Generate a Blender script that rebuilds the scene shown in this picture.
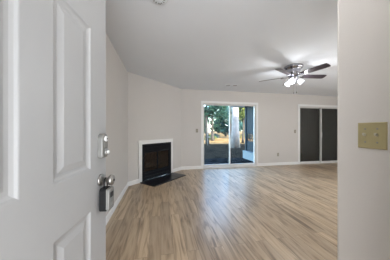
import bpy, bmesh, math, random
from mathutils import Vector, Matrix
S = bpy.context.scene
for o in list(bpy.data.objects):
    bpy.data.objects.remove(o)
C = S.collection
PI = math.pi
random.seed(7)

# ------------------------------------------------------------------ camera
cam_d = bpy.data.cameras.new('camera')
cam_d.sensor_width = 36.0
cam_d.lens = 36.0 * 168.0 / 390.0
cam_d.clip_start = 0.02
cam_d.clip_end = 300
cam = bpy.data.objects.new('camera', cam_d)
C.objects.link(cam)
cam.location = (0, 0, 1.20)
cam.rotation_euler = (math.radians(90), 0, math.radians(-11.45))
S.camera = cam

# ------------------------------------------------------------------ world, sun, exposure
W = bpy.data.worlds.new('World')
S.world = W
W.use_nodes = True
wn = W.node_tree
wn.nodes.clear()
sky = wn.nodes.new('ShaderNodeTexSky')
sky.sky_type = 'NISHITA'
sky.sun_disc = False
sky.sun_elevation = math.radians(24)
sky.sun_rotation = math.radians(160)
sky.air_density = 1.0
bg = wn.nodes.new('ShaderNodeBackground')
bg.inputs['Strength'].default_value = 0.95
wo = wn.nodes.new('ShaderNodeOutputWorld')
wn.links.new(sky.outputs[0], bg.inputs[0])
wn.links.new(bg.outputs[0], wo.inputs[0])

def light(name, typ, loc, energy, color=(1, 1, 1), **kw):
    d = bpy.data.lights.new(name, typ)
    d.energy = energy
    d.color = color
    for k, v in kw.items():
        setattr(d, k, v)
    o = bpy.data.objects.new(name, d)
    o.location = loc
    C.objects.link(o)
    return o

sun = light('sun_light', 'SUN', (0, -20, 20), 9.0, (1.0, 0.86, 0.66), angle=0.01)
# added area lamp behind the viewer, filling in for daylight through the entry doorway
porch = light('doorway_fill', 'AREA', (-0.22, -0.75, 0.85), 22.5, (0.97, 0.98, 1.0), shape='RECTANGLE', size=0.9, size_y=1.7)
porch.rotation_euler = (math.radians(98), 0, 0)
sun.rotation_euler = Vector((-0.30, 0.90, -0.40)).to_track_quat('-Z', 'Y').to_euler()

vs = S.view_settings
S.display_settings.display_device = 'sRGB'
vs.view_transform = 'Standard'
vs.look = 'None'
vs.exposure = 1.27
vs.gamma = 1.0
vs.use_curve_mapping = False

# ------------------------------------------------------------------ materials
def hexc(r, g, b):
    f = lambda c: ((c / 255 + 0.055) / 1.055) ** 2.4 if c / 255 > 0.04045 else c / 255 / 12.92
    return (f(r), f(g), f(b), 1)

def mat(name, col, rough=0.6, metal=0.0, var=0.03, scale=8.0, bump=0.0, bscale=200.0, spec=0.5, emit=None, es=0.0, coat=0.0):
    """principled material with a little procedural colour variation and optional fine bump"""
    m = bpy.data.materials.new(name)
    m.use_nodes = True
    nt = m.node_tree
    p = nt.nodes['Principled BSDF']
    p.inputs['Roughness'].default_value = rough
    p.inputs['Metallic'].default_value = metal
    p.inputs['Specular IOR Level'].default_value = spec
    p.inputs['Coat Weight'].default_value = coat
    tc = nt.nodes.new('ShaderNodeTexCoord')
    nz = nt.nodes.new('ShaderNodeTexNoise')
    nz.inputs['Scale'].default_value = scale
    nz.inputs['Detail'].default_value = 4
    nt.links.new(tc.outputs['Object'], nz.inputs['Vector'])
    cr = nt.nodes.new('ShaderNodeValToRGB')
    c = col if len(col) == 4 else (*col, 1)
    cr.color_ramp.elements[0].color = tuple(max(0, x * (1 - var)) for x in c[:3]) + (1,)
    cr.color_ramp.elements[1].color = tuple(min(1, x * (1 + var)) for x in c[:3]) + (1,)
    cr.color_ramp.elements[0].position = 0.3
    cr.color_ramp.elements[1].position = 0.7
    nt.links.new(nz.outputs['Fac'], cr.inputs['Fac'])
    nt.links.new(cr.outputs['Color'], p.inputs['Base Color'])
    if bump:
        nb = nt.nodes.new('ShaderNodeTexNoise')
        nb.inputs['Scale'].default_value = bscale
        nt.links.new(tc.outputs['Object'], nb.inputs['Vector'])
        b = nt.nodes.new('ShaderNodeBump')
        b.inputs['Strength'].default_value = bump
        b.inputs['Distance'].default_value = 0.01
        nt.links.new(nb.outputs['Fac'], b.inputs['Height'])
        nt.links.new(b.outputs['Normal'], p.inputs['Normal'])
    if emit:
        p.inputs['Emission Color'].default_value = (*emit, 1)
        p.inputs['Emission Strength'].default_value = es
    return m

def glass_mat(name, tint=(1, 1, 1), rough=0.0, ior=1.5):
    m = bpy.data.materials.new(name)
    m.use_nodes = True
    nt = m.node_tree
    nt.nodes.clear()
    out = nt.nodes.new('ShaderNodeOutputMaterial')
    tr = nt.nodes.new('ShaderNodeBsdfTransparent')
    tr.inputs[0].default_value = (*tint, 1)
    gl = nt.nodes.new('ShaderNodeBsdfGlossy')
    gl.inputs['Roughness'].default_value = rough
    # Schlick reflectance from the facing angle, the same on both faces of the pane
    lw = nt.nodes.new('ShaderNodeLayerWeight')
    lw.inputs['Blend'].default_value = 0.5
    pw = nt.nodes.new('ShaderNodeMath'); pw.operation = 'POWER'; pw.inputs[1].default_value = 5.0
    nt.links.new(lw.outputs['Facing'], pw.inputs[0])
    fr = nt.nodes.new('ShaderNodeMath'); fr.operation = 'MULTIPLY_ADD'
    f0 = ((ior - 1) / (ior + 1)) ** 2
    fr.inputs[1].default_value = 1 - f0; fr.inputs[2].default_value = f0
    nt.links.new(pw.outputs[0], fr.inputs[0])
    mx = nt.nodes.new('ShaderNodeMixShader')
    nt.links.new(fr.outputs[0], mx.inputs[0])
    nt.links.new(tr.outputs[0], mx.inputs[1])
    nt.links.new(gl.outputs[0], mx.inputs[2])
    nt.links.new(mx.outputs[0], out.inputs[0])
    return m

def floor_mat():
    """laminate planks running along Y, each its own shade, with stretched hickory grain"""
    m = bpy.data.materials.new('laminate_planks')
    m.use_nodes = True
    nt = m.node_tree
    N, L = nt.nodes, nt.links
    p = N['Principled BSDF']
    tc = N.new('ShaderNodeTexCoord')
    mp = N.new('ShaderNodeMapping')
    mp.inputs['Rotation'].default_value = (0, 0, PI / 2)
    L.new(tc.outputs['Object'], mp.inputs['Vector'])
    br = N.new('ShaderNodeTexBrick')
    br.offset = 0.37
    br.inputs['Scale'].default_value = 1.0
    br.inputs['Brick Width'].default_value = 1.2
    br.inputs['Row Height'].default_value = 0.125
    br.inputs['Mortar Size'].default_value = 0.0016
    br.inputs['Mortar Smooth'].default_value = 0.2
    br.inputs['Bias'].default_value = 0.0
    br.inputs['Color1'].default_value = (0.0, 0.0, 0.0, 1)
    br.inputs['Color2'].default_value = (1, 1, 1, 1)
    br.inputs['Mortar'].default_value = (0.5, 0.5, 0.5, 1)
    L.new(mp.outputs[0], br.inputs['Vector'])
    # per-plank offset of the grain
    sep = N.new('ShaderNodeSeparateColor')
    L.new(br.outputs['Color'], sep.inputs[0])
    mp2 = N.new('ShaderNodeMapping')
    mp2.inputs['Scale'].default_value = (15, 1.5, 1)
    L.new(tc.outputs['Object'], mp2.inputs['Vector'])
    mul = N.new('ShaderNodeMath'); mul.operation = 'MULTIPLY'; mul.inputs[1].default_value = 37.0
    L.new(sep.outputs[0], mul.inputs[0])
    cmb = N.new('ShaderNodeCombineXYZ')
    L.new(mul.outputs[0], cmb.inputs['Z'])
    L.new(mul.outputs[0], cmb.inputs['X'])
    add = N.new('ShaderNodeVectorMath'); add.operation = 'ADD'
    L.new(mp2.outputs[0], add.inputs[0]); L.new(cmb.outputs[0], add.inputs[1])
    n1 = N.new('ShaderNodeTexNoise')
    n1.inputs['Scale'].default_value = 1.0
    n1.inputs['Detail'].default_value = 5
    n1.inputs['Distortion'].default_value = 1.4
    L.new(add.outputs[0], n1.inputs['Vector'])
    g = N.new('ShaderNodeValToRGB')
    e = g.color_ramp.elements
    e[0].position = 0.32; e[0].color = FLOOR_DARK
    e[1].position = 0.50; e[1].color = FLOOR_MID
    x = e.new(0.72); x.color = FLOOR_LIGHT
    L.new(n1.outputs['Fac'], g.inputs['Fac'])
    # plank tone
    t = N.new('ShaderNodeValToRGB')
    t.color_ramp.elements[0].color = (0.82, 0.80, 0.79, 1)
    t.color_ramp.elements[1].color = (1.15, 1.13, 1.10, 1)
    L.new(sep.outputs[0], t.inputs['Fac'])
    mx = N.new('ShaderNodeMix'); mx.data_type = 'RGBA'; mx.blend_type = 'MULTIPLY'
    mx.inputs['Factor'].default_value = 1.0
    L.new(g.outputs[0], mx.inputs['A']); L.new(t.outputs[0], mx.inputs['B'])
    # seams
    sm = N.new('ShaderNodeMix'); sm.data_type = 'RGBA'
    sm.inputs['B'].default_value = (0.07, 0.05, 0.035, 1)
    sf = N.new('ShaderNodeMath'); sf.operation = 'MULTIPLY'; sf.inputs[1].default_value = 0.6
    L.new(br.outputs['Fac'], sf.inputs[0]); L.new(sf.outputs[0], sm.inputs['Factor'])
    L.new(mx.outputs['Result'], sm.inputs['A'])
    L.new(sm.outputs['Result'], p.inputs['Base Color'])
    p.inputs['Roughness'].default_value = 0.32
    p.inputs['Specular IOR Level'].default_value = 0.72
    bp = N.new('ShaderNodeBump')
    bp.inputs['Strength'].default_value = 0.08
    bp.inputs['Distance'].default_value = 0.004
    L.new(n1.outputs['Fac'], bp.inputs['Height'])
    L.new(bp.outputs['Normal'], p.inputs['Normal'])
    return m

FLOOR_DARK = (0.19, 0.135, 0.085, 1)
FLOOR_MID = (0.43, 0.32, 0.212, 1)
FLOOR_LIGHT = (0.53, 0.42, 0.295, 1)

M = {}
M['wall'] = mat('painted_wall', (0.61, 0.583, 0.555), 0.75, var=0.01, scale=2, bump=0.08, bscale=150)
M['ceiling'] = mat('ceiling_paint', (0.73, 0.755, 0.79), 0.85, var=0.015, scale=1.5, bump=0.15, bscale=120)
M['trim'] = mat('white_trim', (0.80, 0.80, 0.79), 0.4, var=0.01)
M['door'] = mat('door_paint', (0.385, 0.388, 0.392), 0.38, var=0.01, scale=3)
M['floor'] = floor_mat()
M['black_metal'] = mat('black_metal', (0.008, 0.009, 0.012), 0.5, 0.0, var=0.1, spec=0.12)
M['black_tile'] = mat('black_tile', (0.012, 0.012, 0.015), 0.28, 0.0, var=0.3, scale=20, spec=0.35)
M['grout'] = mat('dark_grout', (0.05, 0.05, 0.05), 0.9)
M['chrome'] = mat('satin_nickel', (0.36, 0.35, 0.335), 0.36, 1.0, var=0.05)
M['brushed'] = mat('brushed_silver', (0.42, 0.42, 0.46), 0.25, 1.0, var=0.1)
M['dark_slot'] = mat('dark_slot', (0.02, 0.02, 0.02), 0.6)
M['rubber'] = mat('black_rubber', (0.010, 0.011, 0.012), 0.55, var=0.1, spec=0.2)
M['steel'] = mat('grey_steel', (0.30, 0.30, 0.29), 0.4, 0.7)
M['pewter'] = mat('satin_pewter', (0.22, 0.22, 0.21), 0.45, 0.3, var=0.05)
M['dull_plate'] = mat('dull_beige_plate', (0.30, 0.28, 0.225), 0.5, 0.1, var=0.05)
M['brass'] = mat('aged_brass_plate', (0.42, 0.365, 0.20), 0.42, 0.35, var=0.06, scale=12)
M['ivory'] = mat('ivory_toggle', (0.48, 0.46, 0.36), 0.4)
M['glass'] = glass_mat('clear_glass', (0.90, 0.95, 0.96), ior=1.17)
M['dark_glass'] = glass_mat('tinted_glass', (0.90, 0.91, 0.90))
M['smoked_glass'] = glass_mat('smoked_fireplace_glass', (0.55, 0.52, 0.5))
M['alu'] = mat('white_aluminium', (0.66, 0.65, 0.63), 0.45, var=0.02)
M['blind'] = mat('dark_blind_fabric', (0.027, 0.026, 0.023), 0.85, var=0.2, scale=30)
M['blade'] = mat('dark_walnut_blade', (0.040, 0.030, 0.037), 0.32, var=0.3, scale=18)
M['shade'] = mat('frosted_glass_shade', (0.9, 0.9, 0.92), 0.4, emit=(0.93, 0.95, 1.0), es=1.1)
M['brick'] = mat('fire_brick', (0.20, 0.11, 0.08), 0.9, var=0.5, scale=14, bump=0.4, bscale=40)
M['log'] = mat('ceramic_log', (0.20, 0.13, 0.09), 0.9, var=0.5, scale=20, bump=0.5, bscale=40)
M['bark'] = mat('grey_bark', (0.055, 0.047, 0.042), 0.9, var=0.4, scale=12, bump=0.5, bscale=20)
M['pale_bark'] = mat('pale_bark', (0.30, 0.265, 0.245), 0.85, var=0.2, scale=6, bump=0.4, bscale=20)
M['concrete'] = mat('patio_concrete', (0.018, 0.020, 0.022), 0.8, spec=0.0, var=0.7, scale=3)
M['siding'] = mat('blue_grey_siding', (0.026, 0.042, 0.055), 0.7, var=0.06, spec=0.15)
M['stucco'] = mat('beige_stucco', (0.5, 0.45, 0.38), 0.9)
M['roof'] = mat('porch_soffit', (0.55, 0.58, 0.60), 0.8)
M['lamp'] = mat('fill_lamp_diffuser', (0.9, 0.9, 0.88), 0.5, emit=(1.0, 0.96, 0.90), es=6.0)

def leaf_mat(name, c1, c2):
    m = mat(name, c1, 0.6, var=0.0, spec=0.1)
    cr = [n for n in m.node_tree.nodes if n.type == 'VALTORGB'][0]
    nz = [n for n in m.node_tree.nodes if n.type == 'TEX_NOISE'][0]
    nz.inputs['Scale'].default_value = 1.3
    cr.color_ramp.elements[0].color = (*c1, 1)
    cr.color_ramp.elements[1].color = (*c2, 1)
    p = m.node_tree.nodes['Principled BSDF']
    return m
M['leaf_a'] = leaf_mat('deep_green_leaves', (0.005, 0.018, 0.016), (0.025, 0.058, 0.036))
M['leaf_b'] = leaf_mat('yellow_green_leaves', (0.05, 0.07, 0.02), (0.15, 0.17, 0.05))
M['leaf_c'] = leaf_mat('teal_green_leaves', (0.010, 0.032, 0.032), (0.035, 0.085, 0.08))

def ground_mat():
    m = mat('leafy_ground', (0.1, 0.1, 0.1), 0.95, spec=0.0, var=0.0, bump=0.5, bscale=12)
    nt = m.node_tree
    cr = [n for n in nt.nodes if n.type == 'VALTORGB'][0]
    nz = [n for n in nt.nodes if n.type == 'TEX_NOISE'][0]
    nz.inputs['Scale'].default_value = 3.0
    cr.color_ramp.elements[0].color = (0.009, 0.009, 0.008, 1)
    cr.color_ramp.elements[1].color = (0.045, 0.037, 0.027, 1)
    return m
M['ground'] = ground_mat()
M['sun_straw'] = mat('sunlit_straw', (0.25, 0.145, 0.06), 0.95, var=0.35, scale=1.2, spec=0.05)  # sunlit brightness of the far band put into its yellow-brown colour

# ------------------------------------------------------------------ mesh helpers
def bm_new():
    return bmesh.new()

def box(bm, x0, x1, y0, y1, z0, z1, mi=0, bev=0.0):
    vs_ = [bm.verts.new((x, y, z)) for z in (z0, z1) for y in (y0, y1) for x in (x0, x1)]
    fs = []
    for q in ((0, 2, 3, 1), (4, 5, 7, 6), (0, 1, 5, 4), (2, 6, 7, 3), (0, 4, 6, 2), (1, 3, 7, 5)):
        f = bm.faces.new([vs_[i] for i in q]); f.material_index = mi; fs.append(f)
    if bev:
        es = list({e for f in fs for e in f.edges})
        r = bmesh.ops.bevel(bm, geom=es, offset=bev, segments=2, affect='EDGES', profile=0.5)
        for f in r['faces']: f.material_index = mi
    return vs_

def lathe(bm, prof, n=24, mi=0, mtx=None, smooth=True, cap=True):
    """prof: list of (r, z). axis Z."""
    mtx = mtx or Matrix.Identity(4)
    rings = []
    for r, z in prof:
        rings.append([bm.verts.new(mtx @ Vector((r * math.cos(2 * PI * i / n), r * math.sin(2 * PI * i / n), z))) for i in range(n)])
    for a, b in zip(rings, rings[1:]):
        for i in range(n):
            f = bm.faces.new((a[i], a[(i + 1) % n], b[(i + 1) % n], b[i])); f.smooth = smooth; f.material_index = mi
    if cap:
        f = bm.faces.new(list(reversed(rings[0]))); f.material_index = mi
        f = bm.faces.new(rings[-1]); f.material_index = mi

def tube(bm, pts, r, n=8, mi=0):
    pts = [Vector(p) for p in pts]
    rs = r if isinstance(r, (list, tuple)) else [r] * len(pts)
    rings = []
    for i, p in enumerate(pts):
        d = (pts[min(i + 1, len(pts) - 1)] - pts[max(i - 1, 0)]).normalized()
        u = d.orthogonal().normalized() if i == 0 else (u - d * u.dot(d)).normalized()
        v = d.cross(u)
        rings.append([bm.verts.new(p + (u * math.cos(2 * PI * k / n) + v * math.sin(2 * PI * k / n)) * rs[i]) for k in range(n)])
    for a, b in zip(rings, rings[1:]):
        for k in range(n):
            f = bm.faces.new((a[k], a[(k + 1) % n], b[(k + 1) % n], b[k])); f.smooth = True; f.material_index = mi
    bm.faces.new(list(reversed(rings[0]))).material_index = mi
    bm.faces.new(rings[-1]).material_index = mi

def prism(bm, outline, y0, y1, mi=0):
    """outline in (x,z) extruded along y"""
    a = [bm.verts.new((x, y0, z)) for x, z in outline]
    b = [bm.verts.new((x, y1, z)) for x, z in outline]
    bm.faces.new(a).material_index = mi
    bm.faces.new(list(reversed(b))).material_index = mi
    n = len(a)
    for i in range(n):
        bm.faces.new((a[i], b[i], b[(i + 1) % n], a[(i + 1) % n])).material_index = mi

def obj(name, bm, mats, parent=None, loc=None, rot=None, recalc=True, smooth=False):
    if recalc:
        bmesh.ops.recalc_face_normals(bm, faces=bm.faces)
    me = bpy.data.meshes.new(name)
    bm.to_mesh(me); bm.free()
    for m in (mats if isinstance(mats, (list, tuple)) else [mats]):
        me.materials.append(m)
    o = bpy.data.objects.new(name, me)
    C.objects.link(o)
    if parent: o.parent = parent
    if loc is not None: o.location = loc
    if rot is not None: o.rotation_euler = rot
    return o

def tag(o, label, cat, group=None, kind=None):
    o['label'] = label; o['category'] = cat
    if group: o['group'] = group
    if kind: o['kind'] = kind
    return o

def struct(o, label=None, cat=None):
    o['kind'] = 'structure'
    if label: o['label'] = label
    if cat: o['category'] = cat
    return o

def thing(name, label, cat, loc=(0, 0, 0), rotz=0, group=None):
    o = bpy.data.objects.new(name, None)
    C.objects.link(o)
    o.location = loc; o.rotation_euler = (0, 0, rotz)
    o.empty_display_size = 0.1
    return tag(o, label, cat, group)

def wall(name, p0, p1, th, H, holes=(), z0=0.0, m='wall', label=None, cat='wall'):
    """wall along p0->p1; inner face on the line, thickness th to the LEFT of p0->p1 (negative: right). holes (s0,s1,z0,z1)."""
    p0 = Vector((*p0, 0)); p1 = Vector((*p1, 0))
    L_ = (p1 - p0).length
    ss = sorted({0, L_, *[h[0] for h in holes], *[h[1] for h in holes]})
    zs = sorted({z0, H, *[h[2] for h in holes], *[h[3] for h in holes]})
    def solid(i, j):
        if i < 0 or j < 0 or i >= len(ss) - 1 or j >= len(zs) - 1: return False
        s = (ss[i] + ss[i + 1]) / 2; z = (zs[j] + zs[j + 1]) / 2
        return not any(h[0] < s < h[1] and h[2] < z < h[3] for h in holes)
    bm = bm_new()
    vc = {}
    def v(i, k, j):
        key = (i, k, j)
        if key not in vc: vc[key] = bm.verts.new((ss[i], th * k, zs[j]))
        return vc[key]
    for i in range(len(ss) - 1):
        for j in range(len(zs) - 1):
            if not solid(i, j): continue
            bm.faces.new((v(i, 0, j), v(i + 1, 0, j), v(i + 1, 0, j + 1), v(i, 0, j + 1)))
            bm.faces.new((v(i, 1, j), v(i, 1, j + 1), v(i + 1, 1, j + 1), v(i + 1, 1, j)))
            if not solid(i - 1, j): bm.faces.new((v(i, 0, j), v(i, 0, j + 1), v(i, 1, j + 1), v(i, 1, j)))
            if not solid(i + 1, j): bm.faces.new((v(i + 1, 0, j), v(i + 1, 1, j), v(i + 1, 1, j + 1), v(i + 1, 0, j + 1)))
            if not solid(i, j - 1): bm.faces.new((v(i, 0, j), v(i, 1, j), v(i + 1, 1, j), v(i + 1, 0, j)))
            if not solid(i, j + 1): bm.faces.new((v(i, 0, j + 1), v(i + 1, 0, j + 1), v(i + 1, 1, j + 1), v(i, 1, j + 1)))
    d = p1 - p0
    o = obj(name, bm, M[m], loc=p0, rot=(0, 0, math.atan2(d.y, d.x)))
    return struct(o, label, cat)

H = 2.44
XL = -0.69
PA = (-0.69, 3.79)
PB = (0.60, 5.05)
YB = 5.05
XE = 0.93      # entry side wall
YE = 0.733     # its far corner
XR = 6.95
# ------------------------------------------------------------------ structure
bm = bm_new(); box(bm, -0.85, 7.1, -0.15, 5.20, -0.12, 0.0)
struct(obj('floor', bm, M['floor']), 'light brown wood plank laminate floor', 'floor')
bm = bm_new(); box(bm, -0.85, 7.1, -0.15, 5.20, H, H + 0.2)
struct(obj('ceiling', bm, M['ceiling']), 'flat pale grey painted ceiling', 'ceiling')

wall('wall_left', (XL, 0.158), PA, 0.12, H, label='beige wall behind the open door')
DW = Vector((PB[0] - PA[0], PB[1] - PA[1], 0)); WL = DW.length; WA = math.atan2(DW.y, DW.x)
FB0, FB1, FBH = 0.345, 1.345, 0.875       # black face extents along the diagonal wall
wall('wall_corner', PA, PB, 0.12, H, holes=[(FB0, FB1, 0.0, FBH)], label='angled beige wall holding the fireplace')
D1 = (1.275, 3.09, 0.0, 2.04)
D2 = (4.765, 6.67, 0.0, 2.04)
wall('wall_back', PB, (XR, YB), 0.15, H,
     holes=[(D1[0] - PB[0], D1[1] - PB[0], D1[2], D1[3]), (D2[0] - PB[0], D2[1] - PB[0], D2[2], D2[3])],
     label='beige far wall with two sliding doors')
wall('wall_right', (XR, YB), (XR, YE), 0.12, H, label='beige wall at the right end of the room')
WIN = (2.3, 4.6, 0.9, 2.1)
wall('wall_front', (XR, YE), (XE, YE), 0.12, H, holes=[(XR - 6.5, XR - 5.1, 0.7, 2.1)], label='beige wall beside the entry')
wall('wall_entry', (XE, YE), (XE, 0.158), 0.12, H, label='beige side wall of the entry with double switch')
wall('wall_doorway', (XL - 0.12, 0.158), (XE + 0.12, 0.158), -0.14, H, holes=[(0.37, 1.29, 0.0, 2.07)], label='wall around the entry doorway')
# corner bead highlight: rounded strip on the entry corner
bm = bm_new(); tube(bm, [(XE + 0.004, YE - 0.004, 0), (XE + 0.004, YE - 0.004, H)], 0.006, 10)
struct(obj('trim_1', bm, M['wall']), 'rounded corner bead of the entry wall', 'trim')

bm = bm_new(); box(bm, -1.6, 1.7, -3.2, -0.16, 2.50, 2.60)  # unseen cover added to cut the sky light on the entry door
struct(obj('sky_block_roof', bm, M['roof']), 'added roof shading the entry from the sky', 'ceiling')
bm = bm_new(); box(bm, -1.7, -1.6, -3.2, -0.16, -0.1, 2.60); box(bm, 1.7, 1.8, -3.2, -0.16, -0.1, 2.60)  # unseen sides added with the roof to cut sky light
struct(obj('sky_block_sides', bm, M['stucco']), 'added side walls shading the entry from the sky', 'wall')
# outside mass of the building, seen to nothing but it throws the shade on the lawn
bm = bm_new(); box(bm, -6, 14, -0.15, 5.2, H + 0.2, 4.85)
struct(obj('shade_block_upper', bm, M['stucco']), 'unseen upper mass of the building, added to shade the lawn', 'wall')
bm = bm_new(); box(bm, 7.1, 14, 0.0, 5.2, 0, H + 0.2); box(bm, -6, -0.85, 0.0, 5.2, 0, H + 0.2)
struct(obj('wall_neighbour', bm, M['stucco']), 'neighbouring units of the building', 'wall')
bm = bm_new(); box(bm, -12, 20, -9.5, -9.0, 0, 8.2)  # unseen mass added to block direct sun through the doorway
struct(obj('sun_block_wall', bm, M['stucco']), 'added unseen wall keeping the sun out of the entry', 'wall')

def baseboard(name, p0, p1, side=-1):
    p0v = Vector((*p0, 0)); p1v = Vector((*p1, 0)); d = p1v - p0v; l = d.length
    bm = bm_new()
    t = 0.014 * side
    sec = [(0, 0), (t, 0), (t, 0.078), (t * 0.5, 0.092), (0, 0.095)]
    a = [bm.verts.new((0, y, z)) for y, z in sec]; b = [bm.verts.new((l, y, z)) for y, z in sec]
    bm.faces.new(a); bm.faces.new(list(reversed(b)))
    for i in range(len(a)):
        bm.faces.new((a[i], b[i], b[(i + 1) % 5], a[(i + 1) % 5]))
    struct(obj(name, bm, M['trim'], loc=p0v, rot=(0, 0, math.atan2(d.y, d.x))), 'white baseboard', 'baseboard')

ud = DW.normalized()
pt = lambda s: (PA[0] + ud.x * s, PA[1] + ud.y * s)
baseboard('baseboard_left', (XL, 0.17), PA)
baseboard('baseboard_corner', PA, pt(0.262))
baseboard('baseboard_diagonal', pt(1.405), PB)
baseboard('baseboard_back', PB, (D1[0] - 0.05, YB))
baseboard('baseboard_middle', (D1[1] + 0.06, YB), (D2[0] - 0.06, YB))
baseboard('baseboard_far', (D2[1] + 0.06, YB), (XR, YB))
baseboard('baseboard_entry', (XE, YE), (XE, 0.17))

# ------------------------------------------------------------------ entry door (open, seen from its outside face)
# local: x from hinge to free edge, y thickness away from the viewer, z up
DWid, DH, DT = 0.906, 2.03, 0.045
HX, HY = -0.442, 0.168
door_ang = math.atan2(0.990, 0.139)

def panel_door(bm, W_, Hh, T, cols, rows):
    xs = sorted({0, W_, *[c for p in cols for c in p]}); zs = sorted({0.008, Hh, *[r for p in rows for r in p]})
    def is_panel(x, z): return any(a < x < b for a, b in cols) and any(a < z < b for a, b in rows)
    for side in (0, 1):
        y = 0 if side == 0 else T
        sg = 1 if side == 0 else -1
        for i in range(len(xs) - 1):
            for j in range(len(zs) - 1):
                x0, x1, z0, z1 = xs[i], xs[i + 1], zs[j], zs[j + 1]
                if not is_panel((x0 + x1) / 2, (z0 + z1) / 2):
                    bm.faces.new([bm.verts.new(c) for c in ((x0, y, z0), (x1, y, z0), (x1, y, z1), (x0, y, z1))])
                    continue
                prof = [(0, 0), (0.004, 0.001), (0.010, 0.006), (0.020, 0.010), (0.032, 0.0105), (0.052, 0.004), (0.058, 0.0025)]
                rings = [[bm.verts.new(c) for c in ((x0 + a, y + sg * d_, z0 + a), (x1 - a, y + sg * d_, z0 + a), (x1 - a, y + sg * d_, z1 - a), (x0 + a, y + sg * d_, z1 - a))] for a, d_ in prof]
                for r0, r1 in zip(rings, rings[1:]):
                    for k in range(4):
                        bm.faces.new((r0[k], r0[(k + 1) % 4], r1[(k + 1) % 4], r1[k]))
                bm.faces.new(rings[-1])
    z0, z1 = zs[0], zs[-1]
    for q in (((0, 0, z0), (0, T, z0), (0, T, z1), (0, 0, z1)), ((W_, 0, z0), (W_, 0, z1), (W_, T, z1), (W_, T, z0)),
              ((0, 0, z0), (W_, 0, z0), (W_, T, z0), (0, T, z0)), ((0, 0, z1), (0, T, z1), (W_, T, z1), (W_, 0, z1))):
        bm.faces.new([bm.verts.new(c) for c in q])
    bmesh.ops.remove_doubles(bm, verts=bm.verts, dist=0.0002)

cols = [(0.155, 0.393), (0.513, 0.751)]
rows = [(0.22, 0.80), (1.000, 1.700), (1.82, 1.93)]
bm = bm_new(); panel_door(bm, DWid, DH, DT, cols, rows)
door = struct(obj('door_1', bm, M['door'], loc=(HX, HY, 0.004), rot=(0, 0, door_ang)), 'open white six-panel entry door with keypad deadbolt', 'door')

# viewer side is local -y
LX = DWid - 0.060
RotY = Matrix.Rotation(PI / 2, 4, 'X')     # lathe axis z -> -y
def at(x, y, z): return Matrix.Translation((x, y, z)) @ RotY
# deadbolt body: tall rounded plate
def rounded(w, h, r, n=6, top=None):
    top = top or r
    pts = []
    for cx, cz, a0, rr in ((w / 2 - r, -h / 2 + r, -PI / 2, r), (w / 2 - top, h / 2 - top, 0, top), (-w / 2 + top, h / 2 - top, PI / 2, top), (-w / 2 + r, -h / 2 + r, PI, r)):
        for k in range(n + 1):
            a = a0 + PI / 2 * k / n
            pts.append((cx + rr * math.cos(a), cz + rr * math.sin(a)))
    return pts
def slab(bm, pts, y0, y1, bev, cx, cz, mi=0):
    def ring(y, k):
        w = max(abs(p[0]) for p in pts); h = max(abs(p[1]) for p in pts)
        return [bm.verts.new((cx + x * (1 - k / w), y, cz + z * (1 - k / h))) for x, z in pts]
    rs = [ring(y0, 0), ring(y1 + bev, 0), ring(y1 + bev * 0.3, bev * 0.3), ring(y1, bev)]
    n = len(pts)
    for a, b in zip(rs, rs[1:]):
        for i in range(n):
            bm.faces.new((a[i], a[(i + 1) % n], b[(i + 1) % n], b[i])).material_index = mi
    bm.faces.new(rs[0]).material_index = mi; bm.faces.new(rs[-1]).material_index = mi

bm = bm_new(); slab(bm, rounded(0.066, 0.132, 0.012, top=0.030), 0.0, -0.026, 0.006, LX, 1.110)
bolt = obj('deadbolt', bm, M['pewter'], door)
bolt['label'] = 'satin nickel deadbolt plate'
bm = bm_new(); lathe(bm, [(0.0155, 0), (0.0155, 0.006), (0.013, 0.008), (0.004, 0.008)], 20, 0, at(LX + 0.002, -0.025, 1.148))
obj('button_disc', bm, M['trim'], bolt)
bm = bm_new(); lathe(bm, [(0.003, 0), (0.004, 0.002), (0.0035, 0.004)], 10, 0, at(LX + 0.002, -0.032, 1.148))
obj('disc_centre', bm, M['dark_slot'], bolt)
bm = bm_new(); lathe(bm, [(0.019, 0), (0.019, 0.010), (0.0165, 0.013), (0.012, 0.013)], 20, 0, at(LX + 0.002, -0.025, 1.076))
cyl = obj('lock_cylinder', bm, M['steel'], bolt)
bm = bm_new(); lathe(bm, [(0.0095, 0), (0.0095, 0.005), (0.008, 0.006)], 16, 0, at(LX + 0.002, -0.037, 1.076))
box(bm, LX + 0.001, LX + 0.003, -0.0445, -0.0425, 1.070, 1.082)
obj('key_plug', bm, M['trim'], bolt)
for i in range(4):      # keypad rows
    bm = bm_new(); box(bm, LX - 0.014, LX + 0.018, -0.0275, -0.0255, 1.127 - i * 0.008, 1.1315 - i * 0.008, bev=0.0006)
    obj('keypad_row', bm, M['steel'], bolt)
# knob
KZ = 0.922
bm = bm_new(); lathe(bm, [(0.033, 0), (0.033, 0.004), (0.030, 0.009), (0.020, 0.012), (0.012, 0.013)], 28, 0, at(LX, 0, KZ))
kb = obj('rosette', bm, M['chrome'], door)
bm = bm_new(); lathe(bm, [(0.011, 0.010), (0.010, 0.030), (0.013, 0.038), (0.022, 0.044), (0.0275, 0.052), (0.0285, 0.060), (0.026, 0.067), (0.018, 0.0705), (0.008, 0.071)], 28, 0, at(LX, 0, KZ))
obj('door_knob', bm, M['chrome'], door)
bm = bm_new(); lathe(bm, [(0.006, 0), (0.006, 0.002)], 12, 0, at(LX, -0.071, KZ)); box(bm, LX - 0.0008, LX + 0.0008, -0.0745, -0.073, KZ - 0.004, KZ + 0.004)
obj('keyhole', bm, M['dark_slot'], door)
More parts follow.
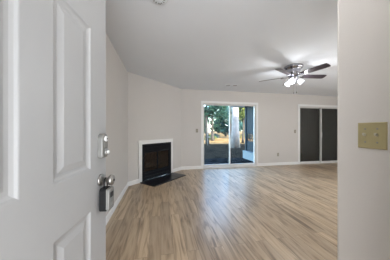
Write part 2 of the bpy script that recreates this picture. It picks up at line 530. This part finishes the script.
# strike latch on the edge and hinges
bm = bm_new(); box(bm, DWid - 0.0005, DWid + 0.0015, 0.010, 0.035, KZ - 0.028, KZ + 0.028); box(bm, DWid, DWid + 0.010, 0.015, 0.030, KZ - 0.010, KZ + 0.010)
obj('latch', bm, M['chrome'], door)
for z in (0.25, 1.02, 1.78):
    bm = bm_new(); lathe(bm, [(0.007, 0), (0.007, 0.09)], 10, 0, Matrix.Translation((-0.004, 0.052, z)))
    obj('hinge', bm, M['chrome'], door)
# door frame of the entry
bm = bm_new()
fx0, fx1 = -0.44, 0.48
for a, b in ((fx0 - 0.0595, fx0 - 0.045 + 0.02), (fx1 - 0.0, fx1 + 0.0)):
    pass
box(bm, fx0 - 0.065, fx0 - 0.004 - 0.001, 0.158, 0.172, 0, 2.13); box(bm, fx1, fx1 + 0.06, 0.158, 0.172, 0, 2.13); box(bm, fx0 - 0.065, fx1 + 0.06, 0.158, 0.172, 2.07, 2.13)
struct(obj('trim_2', bm, M['trim']), 'white casing of the entry door', 'trim')

# ------------------------------------------------------------------ lockbox hanging on the knob
ux = Vector((math.cos(door_ang), math.sin(door_ang), 0))          # along door
un = Vector((math.sin(door_ang), -math.cos(door_ang), 0))         # towards the room (local -y)
lb = thing('lockbox', 'black and silver key lockbox hanging from the entry door knob', 'lockbox',
           Vector((HX, HY, 0)) + ux * LX + un * 0.001 + Vector((0, 0, 0.770)), door_ang)
bm = bm_new(); slab(bm, rounded(0.070, 0.124, 0.018), -0.008, -0.042, 0.005, 0, 0.054)
obj('case', bm, M['rubber'], lb)
bm = bm_new(); slab(bm, rounded(0.066, 0.116, 0.012), -0.042, -0.058, 0.004, 0, 0.056)
fc = obj('face', bm, M['pewter'], lb); fc['label'] = 'silver front face'
bm = bm_new(); box(bm, -0.018, 0.018, -0.0605, -0.058, 0.064, 0.092, bev=0.001)
obj('dial_window', bm, M['dark_slot'], lb)
bm = bm_new(); box(bm, -0.014, 0.014, -0.0605, -0.058, 0.020, 0.036, bev=0.001)
obj('release_latch', bm, M['steel'], lb)
bm = bm_new()
tube(bm, [(-0.018, -0.026, 0.112), (-0.018, -0.026, 0.145), (-0.014, -0.026, 0.160), (0, -0.026, 0.1668), (0.014, -0.026, 0.160), (0.018, -0.026, 0.145), (0.018, -0.026, 0.112)], 0.0035, 10)
obj('shackle', bm, M['rubber'], lb)

# ------------------------------------------------------------------ double switch plate on the entry wall
sw = thing('light_switch', 'brass double toggle switch plate on the near right wall', 'light switch', (XE, 0.582, 1.175), 0)
# local: +x into wall; faces -x
def plate(bm, w, h, t):      # thickness towards -x
    prof = [(0, 0), (-t * 0.6, 0), (-t, 0.003)]
    rings = [[bm.verts.new((x, sy * (w / 2 - k), sz * (h / 2 - k))) for sy, sz in ((-1, -1), (1, -1), (1, 1), (-1, 1))] for x, k in prof]
    for a, b in zip(rings, rings[1:]):
        for i in range(4): bm.faces.new((a[i], a[(i + 1) % 4], b[(i + 1) % 4], b[i]))
    bm.faces.new(rings[0]); bm.faces.new(rings[-1])
bm = bm_new(); plate(bm, 0.106, 0.118, 0.006)
obj('plate', bm, M['brass'], sw)
for yy in (0.022, -0.022):
    bm = bm_new(); box(bm, -0.007, -0.005, yy - 0.0055, yy + 0.0055, -0.012, 0.012)
    obj('toggle_slot', bm, M['brass'], sw)
    bm = bm_new()
    vsn = box(bm, -0.019, -0.005, yy - 0.0042, yy + 0.0042, -0.004, 0.006)
    for v_ in vsn:
        if v_.co.x < -0.01: v_.co.z += 0.006
    obj('toggle', bm, M['ivory'], sw)
    for zz in (0.030, -0.030):
        bm = bm_new(); lathe(bm, [(0.0036, 0), (0.0036, 0.0015), (0.002, 0.0022)], 12, 0, Matrix.Translation((-0.0055, yy, zz)) @ Matrix.Rotation(-PI / 2, 4, 'Y'))
        obj('screw', bm, M['steel'], sw)

# small plates on the back wall (face -y)
def small_plate(name, label, cat, x, z, kind):
    t = thing(name, label, cat, (x, YB, z))
    bm = bm_new(); slab(bm, rounded(0.070, 0.115, 0.004), 0.0, -0.005, 0.002, 0, 0)
    obj('plate', bm, M['dull_plate'], t)
    if kind == 'switch':
        bm = bm_new(); box(bm, -0.004, 0.004, -0.017, -0.004, -0.003, 0.009); obj('toggle', bm, M['ivory'], t)
    else:
        for zz in (0.021, -0.021):
            bm = bm_new(); lathe(bm, [(0.0165, 0), (0.0165, 0.002)], 16, 0, Matrix.Translation((0, -0.0045, zz)) @ RotY)
            s_ = obj('socket', bm, M['ivory'], t)
            bm = bm_new()
            for xx in (-0.006, 0.006): box(bm, xx - 0.0012, xx + 0.0012, -0.0072, -0.006, zz - 0.002, zz + 0.006)
            obj('slots', bm, M['dark_slot'], s_)
small_plate('light_switch', 'small switch plate left of the patio sliding door', 'light switch', 1.083, 1.18, 'switch')
small_plate('light_switch', 'small switch plate left of the dark sliding door', 'light switch', 4.58, 1.15, 'switch')
small_plate('wall_outlet', 'small outlet low on the far wall between the two sliding doors', 'outlet', 3.91, 0.364, 'outlet')

# ------------------------------------------------------------------ fireplace in the diagonal wall
# local frame: x along the wall from PA, y outward into wall (left of direction => +y is behind the wall), z up
fp = thing('fireplace', 'black metal fireplace with glass doors and white surround in the angled wall', 'fireplace', (PA[0], PA[1], 0), WA)
def pbox(name, m, x0, x1, y0, y1, z0, z1, parent=None, bev=0.0):
    bm = bm_new(); box(bm, x0, x1, y0, y1, z0, z1, bev=bev)
    return obj(name, bm, m, parent or fp)
# white surround (open frame)
so0, so1, soh = 0.262, 1.405, 0.948
bm = bm_new()
box(bm, so0, FB0 + 0.006, -0.022, 0.0, 0, soh); box(bm, FB1 - 0.006, so1, -0.022, 0.0, 0, soh); box(bm, FB0 + 0.006, FB1 - 0.006, -0.022, 0.0, FBH - 0.006, soh)
box(bm, so0 - 0.004, so1 + 0.004, -0.028, 0.0, soh - 0.0, soh + 0.012)
sr = obj('surround', bm, M['trim'], fp); sr['label'] = 'white painted surround'
gx0, gx1, gz0, gz1 = FB0 + 0.075, FB1 - 0.075, 0.20, 0.665
# black face frame around opening
bm = bm_new()
x0, x1 = FB0 + 0.006, FB1 - 0.006
box(bm, x0, gx0, -0.012, 0.03, 0.0, FBH - 0.006); box(bm, gx1, x1, -0.012, 0.03, 0.0, FBH - 0.006)
box(bm, gx0, gx1, -0.012, 0.03, gz1 + 0.14, FBH - 0.006); box(bm, gx0, gx1, -0.004, 0.03, gz1, gz1 + 0.015)
box(bm, gx0, gx1, -0.004, 0.03, gz0 - 0.025, gz0)
obj('face_frame', bm, M['black_metal'], fp)
# louvre grilles: upper and lower
bm = bm_new(); n = 5
for i in range(n):
    z = gz1 + 0.022 + i * 0.0235
    vsn = box(bm, gx0, gx1, -0.010, 0.006, z, z + 0.014)
    for v_ in vsn:
        if v_.co.y < 0: v_.co.z -= 0.006
box(bm, gx0, gx1, 0.012, 0.028, gz1 + 0.015, gz1 + 0.14)
obj('upper_louver', bm, M['black_metal'], fp)
bm = bm_new()
box(bm, gx0, gx1, -0.010, 0.03, 0.012, 0.092); box(bm, gx0, gx1, -0.008, 0.03, 0.096, 0.172)
obj('lower_panel', bm, M['black_metal'], fp)
# firebox
bm = bm_new()
yb = 0.50
box(bm, gx0 - 0.02, gx1 + 0.02, 0.03, yb, gz0 - 0.03, gz0 - 0.01); box(bm, gx0 - 0.02, gx1 + 0.02, 0.03, yb, gz1 + 0.06, gz1 + 0.08)
box(bm, gx0 - 0.04, gx0 - 0.02, 0.03, yb, gz0 - 0.03, gz1 + 0.08); box(bm, gx1 + 0.02, gx1 + 0.04, 0.03, yb, gz0 - 0.03, gz1 + 0.08)
box(bm, gx0 - 0.04, gx1 + 0.04, yb, yb + 0.02, gz0 - 0.03, gz1 + 0.08)
obj('firebox', bm, M['brick'], fp)
# two glass doors with slim frames and a handle each
mid = (gx0 + gx1) / 2
for a, b, hx in ((gx0 + 0.002, mid - 0.002, mid - 0.016), (mid + 0.002, gx1 - 0.002, mid + 0.016)):
    bm = bm_new(); f = 0.014
    box(bm, a, b, 0.0, 0.014, gz0 + 0.001, gz0 + f); box(bm, a, b, 0.0, 0.014, gz1 - f, gz1 - 0.001)
    box(bm, a, a + f, 0.0, 0.014, gz0 + f, gz1 - f); box(bm, b - f, b, 0.0, 0.014, gz0 + f, gz1 - f)
    gd = obj('glass_door', bm, M['black_metal'], fp)
    pbox('pane', M['smoked_glass'], a + f, b - f, 0.005, 0.008, gz0 + f, gz1 - f, gd)
    bm = bm_new(); tube(bm, [(hx, 0.0, 0.44), (hx, -0.018, 0.442), (hx, -0.018, 0.478), (hx, 0.0, 0.48)], 0.003, 8)
    obj('handle', bm, M['black_metal'], gd)
# grate
bm = bm_new()
for i in range(7):
    x = 0.60 + i * 0.08
    tube(bm, [(x, 0.12, 0.27), (x, 0.15, 0.235), (x, 0.36, 0.235), (x, 0.38, 0.28)], 0.006, 6)
tube(bm, [(0.58, 0.17, 0.228), (1.10, 0.17, 0.228)], 0.006, 6); tube(bm, [(0.58, 0.33, 0.228), (1.10, 0.33, 0.228)], 0.006, 6)
for x in (0.62, 1.06):
    for y in (0.17, 0.33): tube(bm, [(x, y, 0.19), (x, y, 0.23)], 0.006, 6)
obj('grate', bm, M['black_metal'], fp)
def log_bm(p0, p1, r):
    bm = bm_new(); p0 = Vector(p0); p1 = Vector(p1); n = 7; pts = []; rs = []
    for i in range(n):
        t = i / (n - 1); pts.append(p0.lerp(p1, t) + Vector((0, math.sin(t * 5) * 0.006, math.sin(t * 7) * 0.005))); rs.append(r * (1 + 0.09 * math.sin(t * 11)))
    tube(bm, pts, rs, 10); return bm
R3 = Matrix.Translation((PA[0], PA[1], 0)) @ Matrix.Rotation(WA, 4, 'Z')
for k, (a, b, r) in enumerate((((0.60, 0.18, 0.280), (1.08, 0.19, 0.280), 0.037), ((0.62, 0.31, 0.285), (1.05, 0.30, 0.285), 0.041), ((0.66, 0.22, 0.357), (1.00, 0.27, 0.360), 0.034))):
    bm = log_bm(a, b, r); bmesh.ops.transform(bm, matrix=R3, verts=bm.verts)
    tag(obj('fire_log', bm, M['log']), ['brown log at the front of the grate behind the fireplace glass', 'brown log at the back of the grate in the firebox', 'thinner brown log resting on top of the two others in the firebox'][k], 'log', 'logs in the fireplace')

# hearth: thin slab of black tiles with grout
hs = thing('hearth', 'low black tiled hearth slab on the floor before the fireplace', 'hearth', (PA[0], PA[1], 0), WA)
hx0, hx1, hy0 = 0.285, 1.385, -0.50
bm = bm_new(); box(bm, hx0, hx1, hy0, -0.023, 0.0, 0.010)
box(bm, FB0 + 0.008, FB1 - 0.008, -0.023, -0.013, 0, 0.010)
obj('slab', bm, M['grout'], hs)
bm = bm_new(); nx, ny = 4, 2
tw = (hx1 - hx0) / nx; tl = (-0.023 - hy0) / ny
for i in range(nx):
    for j in range(ny):
        box(bm, hx0 + i * tw + 0.0025, hx0 + (i + 1) * tw - 0.0025, hy0 + j * tl + 0.0025, hy0 + (j + 1) * tl - 0.0025, 0.010, 0.014, bev=0.001)
obj('tiles', bm, M['black_tile'], hs)

# ------------------------------------------------------------------ sliding doors
def slider(name, D, label, dark):
    x0, x1, _, h = D
    sill, rail = (0.02, 0.045) if dark else (0.045, 0.06)
    bm = bm_new(); c = 0.062     # casing (inside)
    box(bm, x0 - c, x0, YB - 0.016, YB, 0, h + c); box(bm, x1, x1 + c, YB - 0.016, YB, 0, h + c); box(bm, x0, x1, YB - 0.016, YB, h, h + c)
    root = struct(obj(name, bm, M['trim']), label, 'sliding door')
    bm = bm_new(); f = 0.02      # fixed frame in the opening
    box(bm, x0, x0 + f, YB - 0.005, YB + 0.13, 0, h); box(bm, x1 - f, x1, YB - 0.005, YB + 0.13, 0, h)
    box(bm, x0 + f, x1 - f, YB - 0.005, YB + 0.13, h - f, h); box(bm, x0 + f, x1 - f, YB - 0.03, YB + 0.13, 0.0, sill)
    obj('door_frame', bm, M['alu'], root)
    mid_ = (x0 + x1) / 2
    for k, (a, b, y) in enumerate(((x0 + f, mid_ + 0.025, YB + 0.07), (mid_ - 0.025, x1 - f, YB + 0.02))):
        w = 0.034
        bm = bm_new()
        box(bm, a, b, y, y + 0.035, sill, sill + rail); box(bm, a, b, y, y + 0.035, h - f - w, h - f)
        box(bm, a, a + w, y, y + 0.035, sill + rail, h - f - w); box(bm, b - w, b, y, y + 0.035, sill + rail, h - f - w)
        pn = obj('sliding_panel', bm, M['alu'], root)
        bm = bm_new(); box(bm, a + w, b - w, y + 0.014, y + 0.020, sill + rail, h - f - w)
        obj('pane', bm, M['dark_glass'] if dark else M['glass'], pn)
        if k == 1:
            bm = bm_new(); tube(bm, [(a + 0.017, y, 0.93), (a + 0.017, y - 0.022, 0.94), (a + 0.017, y - 0.022, 1.10), (a + 0.017, y, 1.11)], 0.007, 8)
            obj('handle', bm, M['alu'], pn)
    return root
slider('door_2', D1, 'white framed sliding glass door to the shaded patio', False)
slider('door_3', D2, 'white framed sliding glass door that is dark behind', True)
# dark vertical blinds behind the right door
bl = thing('vertical_blind', 'black vertical blind behind the right sliding door', 'blind', (D2[0], YB + 0.175, 0))
bm = bm_new(); box(bm, -0.05, D2[1] - D2[0] + 0.32, -0.02, 0.03, 2.06, 2.10); obj('headrail', bm, M['blind'], bl)
n = 22; wv = (D2[1] - D2[0] + 0.35) / n
for i in range(n):
    bm = bm_new(); cx = -0.05 + wv * (i + 0.5)
    a = math.radians(-5); hw = 0.061
    dx, dy = hw * math.cos(a), hw * math.sin(a)
    p = [(cx - dx, -dy), (cx, -0.004), (cx + dx, dy)]
    for z in (0,):
        lo = [bm.verts.new((x, y, 0.02)) for x, y in p] + [bm.verts.new((x, y + 0.002, 0.02)) for x, y in reversed(p)]
        hi = [bm.verts.new((x, y, 2.06)) for x, y in p] + [bm.verts.new((x, y + 0.002, 2.06)) for x, y in reversed(p)]
        for k in range(6): bm.faces.new((lo[k], lo[(k + 1) % 6], hi[(k + 1) % 6], hi[k]))
        bm.faces.new(lo); bm.faces.new(hi)
    obj('slat', bm, M['blind'], bl)

# ------------------------------------------------------------------ ceiling fan
FX, FY = 2.54, 2.84
fan = thing('ceiling_fan', 'five-blade dark wood ceiling fan with silver motor and lit frosted shades', 'ceiling fan', (FX, FY, H))
bm = bm_new(); lathe(bm, [(0.166, 0.0), (0.168, -0.015), (0.160, -0.035), (0.140, -0.055), (0.120, -0.075), (0.124, -0.090), (0.116, -0.140), (0.096, -0.182), (0.065, -0.205)], 32)
obj('motor_housing', bm, M['brushed'], fan)
bm = bm_new(); lathe(bm, [(0.072, -0.158), (0.080, -0.165), (0.080, -0.182), (0.062, -0.196), (0.048, -0.215), (0.052, -0.226), (0.040, -0.246), (0.018, -0.270), (0.008, -0.262)], 28)
bmesh.ops.translate(bm, verts=bm.verts, vec=(0, 0, -0.045))
obj('light_kit_hub', bm, M['brushed'], fan)
cam_rot = math.radians(-11.45)
for k in range(5):
    a = math.radians(2.5 + 72 * k) + cam_rot
    # iron
    bm = bm_new()
    out = [(0.07, -0.020), (0.12, -0.014), (0.17, -0.030), (0.225, -0.036), (0.225, 0.036), (0.17, 0.030), (0.12, 0.014), (0.07, 0.020)]
    top = [bm.verts.new((x, y, -0.198)) for x, y in out]; bot = [bm.verts.new((x, y, -0.204)) for x, y in out]
    bm.faces.new(top); bm.faces.new(list(reversed(bot)))
    for i in range(8): bm.faces.new((top[i], bot[i], bot[(i + 1) % 8], top[(i + 1) % 8]))
    for x in (0.19, 0.21):
        box(bm, x - 0.004, x + 0.004, -0.004, 0.004, -0.210, -0.204)
    obj('blade_arm', bm, M['brushed'], fan, rot=(0, 0, a))
    bm = bm_new()
    out = [(0.175, -0.052), (0.30, -0.060), (0.56, -0.067), (0.61, -0.064), (0.634, -0.050), (0.640, 0.0), (0.634, 0.050), (0.61, 0.064), (0.56, 0.067), (0.30, 0.060), (0.175, 0.052)]
    tw_ = math.radians(-13)
    def pz(x, y, dz): return (x, y * math.cos(tw_), y * math.sin(tw_) - 0.190 + dz)
    top = [bm.verts.new(pz(x, y, 0.004)) for x, y in out]; bot = [bm.verts.new(pz(x, y, -0.003)) for x, y in out]
    bm.faces.new(top); bm.faces.new(list(reversed(bot))); nn = len(out)
    for i in range(nn): bm.faces.new((top[i], bot[i], bot[(i + 1) % nn], top[(i + 1) % nn]))
    obj('blade', bm, M['blade'], fan, rot=(0, 0, a))
for k, deg in enumerate((-12, 108, 228)):
    a = math.radians(deg) + cam_rot
    d = Vector((math.cos(a), math.sin(a), 0))
    bm = bm_new(); tube(bm, [d * 0.045 + Vector((0, 0, -0.252)), d * 0.080 + Vector((0, 0, -0.252)), d * 0.090 + Vector((0, 0, -0.270))], 0.009, 10)
    arm = obj('lamp_arm', bm, M['brushed'], fan)
    tilt = (d * 0.75 + Vector((0, 0, -0.66))).normalized()
    q = tilt.to_track_quat('Z', 'Y').to_matrix().to_4x4()
    base = d * 0.088 + Vector((0, 0, -0.266))
    mt = Matrix.Translation(base) @ q @ Matrix.Scale(1.02, 4)
    bm = bm_new(); lathe(bm, [(0.018, 0), (0.026, 0.008), (0.040, 0.026), (0.046, 0.048), (0.045, 0.065), (0.054, 0.085), (0.051, 0.085), (0.042, 0.065), (0.043, 0.048), (0.037, 0.027), (0.022, 0.010)], 20, 0, mt, cap=False)
    obj('lamp_shade', bm, M['shade'], fan)
    bm = bm_new(); lathe(bm, [(0.010, 0.008), (0.012, 0.028), (0.022, 0.045), (0.024, 0.056), (0.016, 0.068), (0.004, 0.072)], 14, 0, mt)
    obj('bulb', bm, M['shade'], fan)
    L = light('fan_bulb_light', 'POINT', mt @ Vector((0, 0, 0.10)), 4.2, (0.95, 0.97, 1.0), shadow_soft_size=0.03)
    L.parent = fan
for px_, py_, l in ((-0.020, -0.030, 0.230), (0.040, -0.035, 0.215)):
    bm = bm_new(); tube(bm, [(px_, py_, -0.265), (px_, py_, -0.275 - l)], 0.0016, 6)
    ch = obj('pull_chain', bm, M['brushed'], fan)
    bm = bm_new(); lathe(bm, [(0.003, 0), (0.008, -0.010), (0.009, -0.025), (0.004, -0.034)], 12, 0, Matrix.Translation((px_, py_, -0.275 - l)))
    obj('chain_fob', bm, M['blade'], ch)

# ------------------------------------------------------------------ ceiling vent and smoke detector
cv = thing('ceiling_vent', 'small white ceiling vent near the patio sliding door', 'vent', (1.92, 4.38, H), cam_rot)
bm = bm_new(); box(bm, -0.19, 0.19, -0.09, -0.055, -0.008, 0); box(bm, -0.19, 0.19, 0.055, 0.09, -0.008, 0); box(bm, -0.19, -0.15, -0.055, 0.055, -0.008, 0); box(bm, 0.15, 0.19, -0.055, 0.055, -0.008, 0); box(bm, -0.04, 0.04, -0.055, 0.055, -0.008, 0)
obj('frame', bm, M['ceiling'], cv)
for x0_, x1_ in ((-0.15, -0.04), (0.04, 0.15)):
    bm = bm_new(); box(bm, x0_, x1_, -0.055, 0.055, -0.0012, 0.0); obj('damper', bm, M['dark_slot'], cv)
    for y in (-0.03, 0.02):
        bm = bm_new(); box(bm, x0_, x1_, y, y + 0.006, -0.007, -0.0014); obj('louver', bm, M['steel'], cv)
sd = thing('smoke_detector', 'round white smoke detector at the top edge of the ceiling', 'smoke detector', (-0.02, 1.585, H))
bm = bm_new(); lathe(bm, [(0.088, 0), (0.090, -0.008), (0.084, -0.024), (0.062, -0.034), (0.030, -0.037), (0.006, -0.037)], 32)
obj('base', bm, M['ceiling'], sd)
for k in range(12):
    a = 2 * PI * k / 12
    bm = bm_new(); box(bm, 0.040, 0.058, -0.004, 0.004, -0.0372, -0.0350); obj('slot', bm, M['steel'], sd, rot=(0, 0, a))
bm = bm_new(); lathe(bm, [(0.005, -0.033), (0.005, -0.0365)], 10, 0, Matrix.Translation((0.012, 0.055, 0.0))); obj('indicator', bm, M['dark_slot'], sd)

# added fill lamps, out of view above and to the right of the camera
def dome(loc, label, e):
    t = thing('fill_ceiling_light', label, 'fill light', loc)
    bm = bm_new(); lathe(bm, [(0.17, 0), (0.17, -0.02), (0.15, -0.025)], 28); obj('base', bm, M['brushed'], t)
    bm = bm_new(); lathe(bm, [(0.15, -0.024), (0.14, -0.055), (0.10, -0.080), (0.04, -0.092), (0.005, -0.094)], 28, cap=False); obj('diffuser', bm, M['lamp'], t)
    L = light('fill_dome_light', 'POINT', (0, 0, -0.13), e, (0.97, 0.98, 1.0), shadow_soft_size=0.09); L.parent = t
dome((0.30, 0.62, H), 'added round flush fill light above the viewer', 3)
def pendant(loc, label, e):  # added fill globe for the hidden side of the room
    t = thing('fill_pendant', label, 'pendant lamp', loc)
    bm = bm_new(); lathe(bm, [(0.05, 0), (0.06, -0.01), (0.05, -0.03)], 20); obj('ceiling_cap', bm, M['brushed'], t)
    bm = bm_new(); tube(bm, [(0, 0, -0.03), (0, 0, -0.62)], 0.004, 8); obj('cord', bm, M['rubber'], t)
    bm = bm_new(); lathe(bm, [(0.03, -0.60), (0.09, -0.63), (0.13, -0.70), (0.13, -0.76), (0.09, -0.83), (0.03, -0.86)], 24); obj('globe', bm, M['lamp'], t)
    for dz in (-0.95,):
        L = light('fill_globe_light', 'POINT', (0, 0, dz), e, (0.97, 0.98, 1.0), shadow_soft_size=0.08); L.parent = t
pendant((3.5, 1.7, H), 'added white globe fill lamp, unseen over the right side of the room', 12)
pendant((5.4, 2.0, H), 'added white globe fill lamp, unseen at the far right end of the room', 19)

# ------------------------------------------------------------------ outdoors
bm = bm_new(); g0 = -0.10
n = 40
verts = {}
def gh(x, y):
    return g0 + 0.05 * math.sin(x * 0.7) * math.sin(y * 0.5) + max(0, y - 12) * 0.006
for i in range(n + 1):
    for j in range(n + 1):
        x = -60 + 160 * i / n; y = 7.0 + (j / n) ** 1.6 * 100
        verts[i, j] = bm.verts.new((x, y, gh(x, y)))
for i in range(n):
    for j in range(n):
        f = bm.faces.new((verts[i, j], verts[i + 1, j], verts[i + 1, j + 1], verts[i, j + 1]))
        f.material_index = 1 if verts[i, j].co.y > 14.6 else 0
struct(obj('ground', bm, [M['ground'], M['sun_straw']]), 'leaf strewn ground beyond the patio', 'ground')
bm = bm_new(); box(bm, -60, 100, -60, -0.152, -0.2, -0.10); 
struct(obj('ground_front', bm, M['concrete']), 'walkway outside the entry', 'ground')
bm = bm_new(); box(bm, -1.0, 8, 5.2, 7.1, -0.25, -0.06)
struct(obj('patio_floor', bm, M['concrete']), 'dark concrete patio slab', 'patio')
bm = bm_new(); box(bm, 3.0, 3.9, 5.2, 7.15, 2.33, 2.45); box(bm, 3.0, 3.9, 7.06, 7.15, 2.24, 2.33)
struct(obj('patio_roof', bm, M['roof']), 'pale soffit over the patio', 'roof')

# side screen of the patio: blue-grey boards, lattice opening, low ledge
ps = thing('patio_screen', 'blue-grey board screen with lattice insert beside the patio', 'screen', (3.79, 5.25, -0.06))
bm = bm_new()
for i in range(10):
    y = 0.02 + i * 0.165
    box(bm, -0.02, 0.02, y, y + 0.158, 1.10, 2.38)
    box(bm, -0.02, 0.02, y, y + 0.158, 0.0, 0.77)
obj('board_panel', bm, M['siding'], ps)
bm = bm_new()
LZ0, LZ1, LY = 0.77, 1.10, 1.67
step = 0.12
k = -4
while k * step < LY:
    for sgn in (1, -1):
        a, b = k * step, k * step + (LZ1 - LZ0)
        lo, hi = max(a, 0.0), min(b, LY)
        if hi - lo > 0.03:
            za, zb = LZ0 + (lo - a), LZ0 + (hi - a)
            if sgn < 0: za, zb = LZ0 + LZ1 - za, LZ0 + LZ1 - zb
            tube(bm, [(0.008 * sgn, lo, za), (0.008 * sgn, hi, zb)], 0.013, 4)
    k += 1
obj('lattice', bm, M['siding'], ps)
bm = bm_new(); box(bm, -0.05, 0.05, 1.69, 1.79, 0, 2.38, bev=0.004); obj('post', bm, M['siding'], ps)
lg = tag(obj('storage_bench', bm_new(), M['siding']), 'low pale blue bench box beside the patio screen', 'bench')
bm = bm_new(); box(bm, 3.60, 3.73, 5.95, 6.98, -0.06, 0.25, bev=0.01); box(bm, 3.585, 3.74, 5.92, 7.0, 0.252, 0.28, bev=0.006)
bmesh.ops.recalc_face_normals(bm, faces=bm.faces); bm.to_mesh(lg.data); bm.free()
lg.data.materials.clear(); lg.data.materials.append(mat('pale_blue_paint', (0.17, 0.22, 0.25), 0.6))

# trees
def tree(x, y, h, r, crown_z, leaf, nleaf, lsize, seed, label, bark='bark', crown_r=2.2, crown_h=2.2, lean=0.0, name='tree'):
    rnd = random.Random(seed)
    t = thing(name, label, 'tree', (x, y, gh(x, y) - 0.05), 0, 'trees beyond the patio')
    bm = bm_new(); n_ = 8; pts = []; rs = []
    for i in range(n_):
        u = i / (n_ - 1); pts.append((lean * u + 0.05 * math.sin(u * 6 + seed), 0.05 * math.cos(u * 5 + seed), h * u)); rs.append(r * (1.25 - 0.25 * min(1, u * 8)) * (1 - 0.6 * u))
    tube(bm, pts, rs, 10)
    for i in range(5):
        u = 0.45 + 0.1 * i; a = rnd.uniform(0, 2 * PI); z = h * u; b = Vector((lean * u, 0, z))
        tube(bm, [b, b + Vector((math.cos(a) * crown_r * 0.35, math.sin(a) * crown_r * 0.35, 0.5)), b + Vector((math.cos(a) * crown_r * 0.7, math.sin(a) * crown_r * 0.7, 0.8))], [r * 0.3, r * 0.2, r * 0.08], 6)
    obj('trunk', bm, M[bark], t)
    bm = bm_new()
    lumps = [(Vector((rnd.gauss(0, 0.45) * crown_r + lean * 0.7, rnd.gauss(0, 0.45) * crown_r, crown_z + rnd.uniform(-1, 1) * crown_h)), rnd.uniform(0.35, 0.6) * crown_r * 0.8) for _ in range(12)]
    for i in range(nleaf):
        c, lr = lumps[i % 12]
        d = Vector((rnd.gauss(0, 1), rnd.gauss(0, 1), rnd.gauss(0, 1))).normalized() * lr * rnd.uniform(0.5, 1.05)
        p = c + d; s = lsize * rnd.uniform(0.6, 1.3)
        u_ = Vector((rnd.gauss(0, 1), rnd.gauss(0, 1), rnd.gauss(0, 0.6))).normalized(); v_ = u_.orthogonal().normalized()
        w_ = u_.cross(v_)
        q = [p - u_ * s, p + v_ * s * 0.45 + w_ * s * 0.1, p + u_ * s, p - v_ * s * 0.45 + w_ * s * 0.1]
        bm.faces.new([bm.verts.new(k) for k in q])
    obj('foliage', bm, M[leaf], t, recalc=False)
    return t

tree(5.25, 11.4, 9.0, 0.30, 8.0, 'leaf_c', 700, 0.16, 1, 'large pale-barked tree seen right of the door middle', 'pale_bark', 1.8, 1.0)
tree(4.05, 14.6, 5.6, 0.16, 3.5, 'leaf_a', 1700, 0.13, 2, 'dark slim trunk near the left edge of the patio door', 'bark', 1.5, 0.9)
tree(5.9, 18.8, 5.6, 0.17, 2.9, 'leaf_a', 2200, 0.17, 3, 'dark bushy tree in the left pane of the patio door', 'bark', 1.7, 1.7)
tree(9.9, 22.6, 5.4, 0.18, 2.7, 'leaf_c', 2400, 0.17, 4, 'teal leafy tree in the middle of the left pane', 'bark', 1.8, 1.7)
tree(12.6, 22.0, 6.0, 0.20, 3.0, 'leaf_b', 2200, 0.18, 5, 'yellow-green tree in the right pane behind the pale trunk', 'bark', 1.7, 1.7)
tree(8.15, 15.7, 5.0, 0.11, 3.1, 'leaf_b', 1300, 0.14, 6, 'dark tree whose crown shows beside the patio screen', 'bark', 1.1, 0.9)
for k in range(4):
    tree(6.0 + k * 5.6, 29, 6.6, 0.2, 3.1, ('leaf_c', 'leaf_a')[k % 2], 2600, 0.25, 20 + k,
         'distant tree of the dense row along the back', 'bark', 2.0, 2.3)
    tree(9.6 + k * 6.2, 38, 8.0, 0.22, 3.6, ('leaf_a', 'leaf_c')[k % 2], 2600, 0.30, 40 + k,
         'distant tree of the dense row along the back', 'bark', 2.3, 2.9)
for k in range(4):
    tree(9 + k * 9, 51, 10, 0.3, 4.3, 'leaf_a', 2400, 0.42, 60 + k, 'distant tree of the dense row along the back', 'bark', 3.2, 3.6)
def shrub(x, y, r, leaf, seed, label):
    rnd = random.Random(seed); bm = bm_new()
    for i in range(700):
        d = Vector((rnd.gauss(0, 1), rnd.gauss(0, 1), abs(rnd.gauss(0, 1)))).normalized() * r * rnd.uniform(0.4, 1)
        d.z *= 0.75; s = 0.07 * rnd.uniform(0.7, 1.4)
        u_ = Vector((rnd.gauss(0, 1), rnd.gauss(0, 1), rnd.gauss(0, 1))).normalized(); v_ = u_.orthogonal().normalized()
        bm.faces.new([bm.verts.new(d + k) for k in (-u_ * s, v_ * s * 0.5, u_ * s, -v_ * s * 0.5)])
    tag(obj('shrub', bm, M[leaf], loc=(x, y, gh(x, y)), recalc=False), label, 'shrub', 'shrubs at the edge of the trees')
for k, (x, y, r, lf) in enumerate(((6.3, 21, 0.9, 'leaf_b'), (8.4, 25.6, 0.9, 'leaf_c'), (11.3, 24, 0.8, 'leaf_b'), (13.6, 25, 1.1, 'leaf_b'))):
    shrub(x, y, r, lf, 80 + k, ['low shrub at the left of the sunlit band', 'low dark shrub left of the pale trunk', 'low shrub just behind the pale trunk', 'low yellowish shrub right of the pale trunk'][k])
# white slim post with rungs near the left
sp = thing('garden_post', 'slim pale grey post with short crossbars beyond the patio', 'post', (3.95, 14.0, gh(3.95, 14)), cam_rot)
bm = bm_new(); box(bm, -0.025, 0.025, -0.025, 0.025, 0, 2.0); obj('post_shaft', bm, M['steel'], sp)
for z in (0.62, 1.02):
    bm = bm_new(); box(bm, 0.025, 0.24, -0.015, 0.015, z, z + 0.07); obj('crossbar', bm, M['steel'], sp)
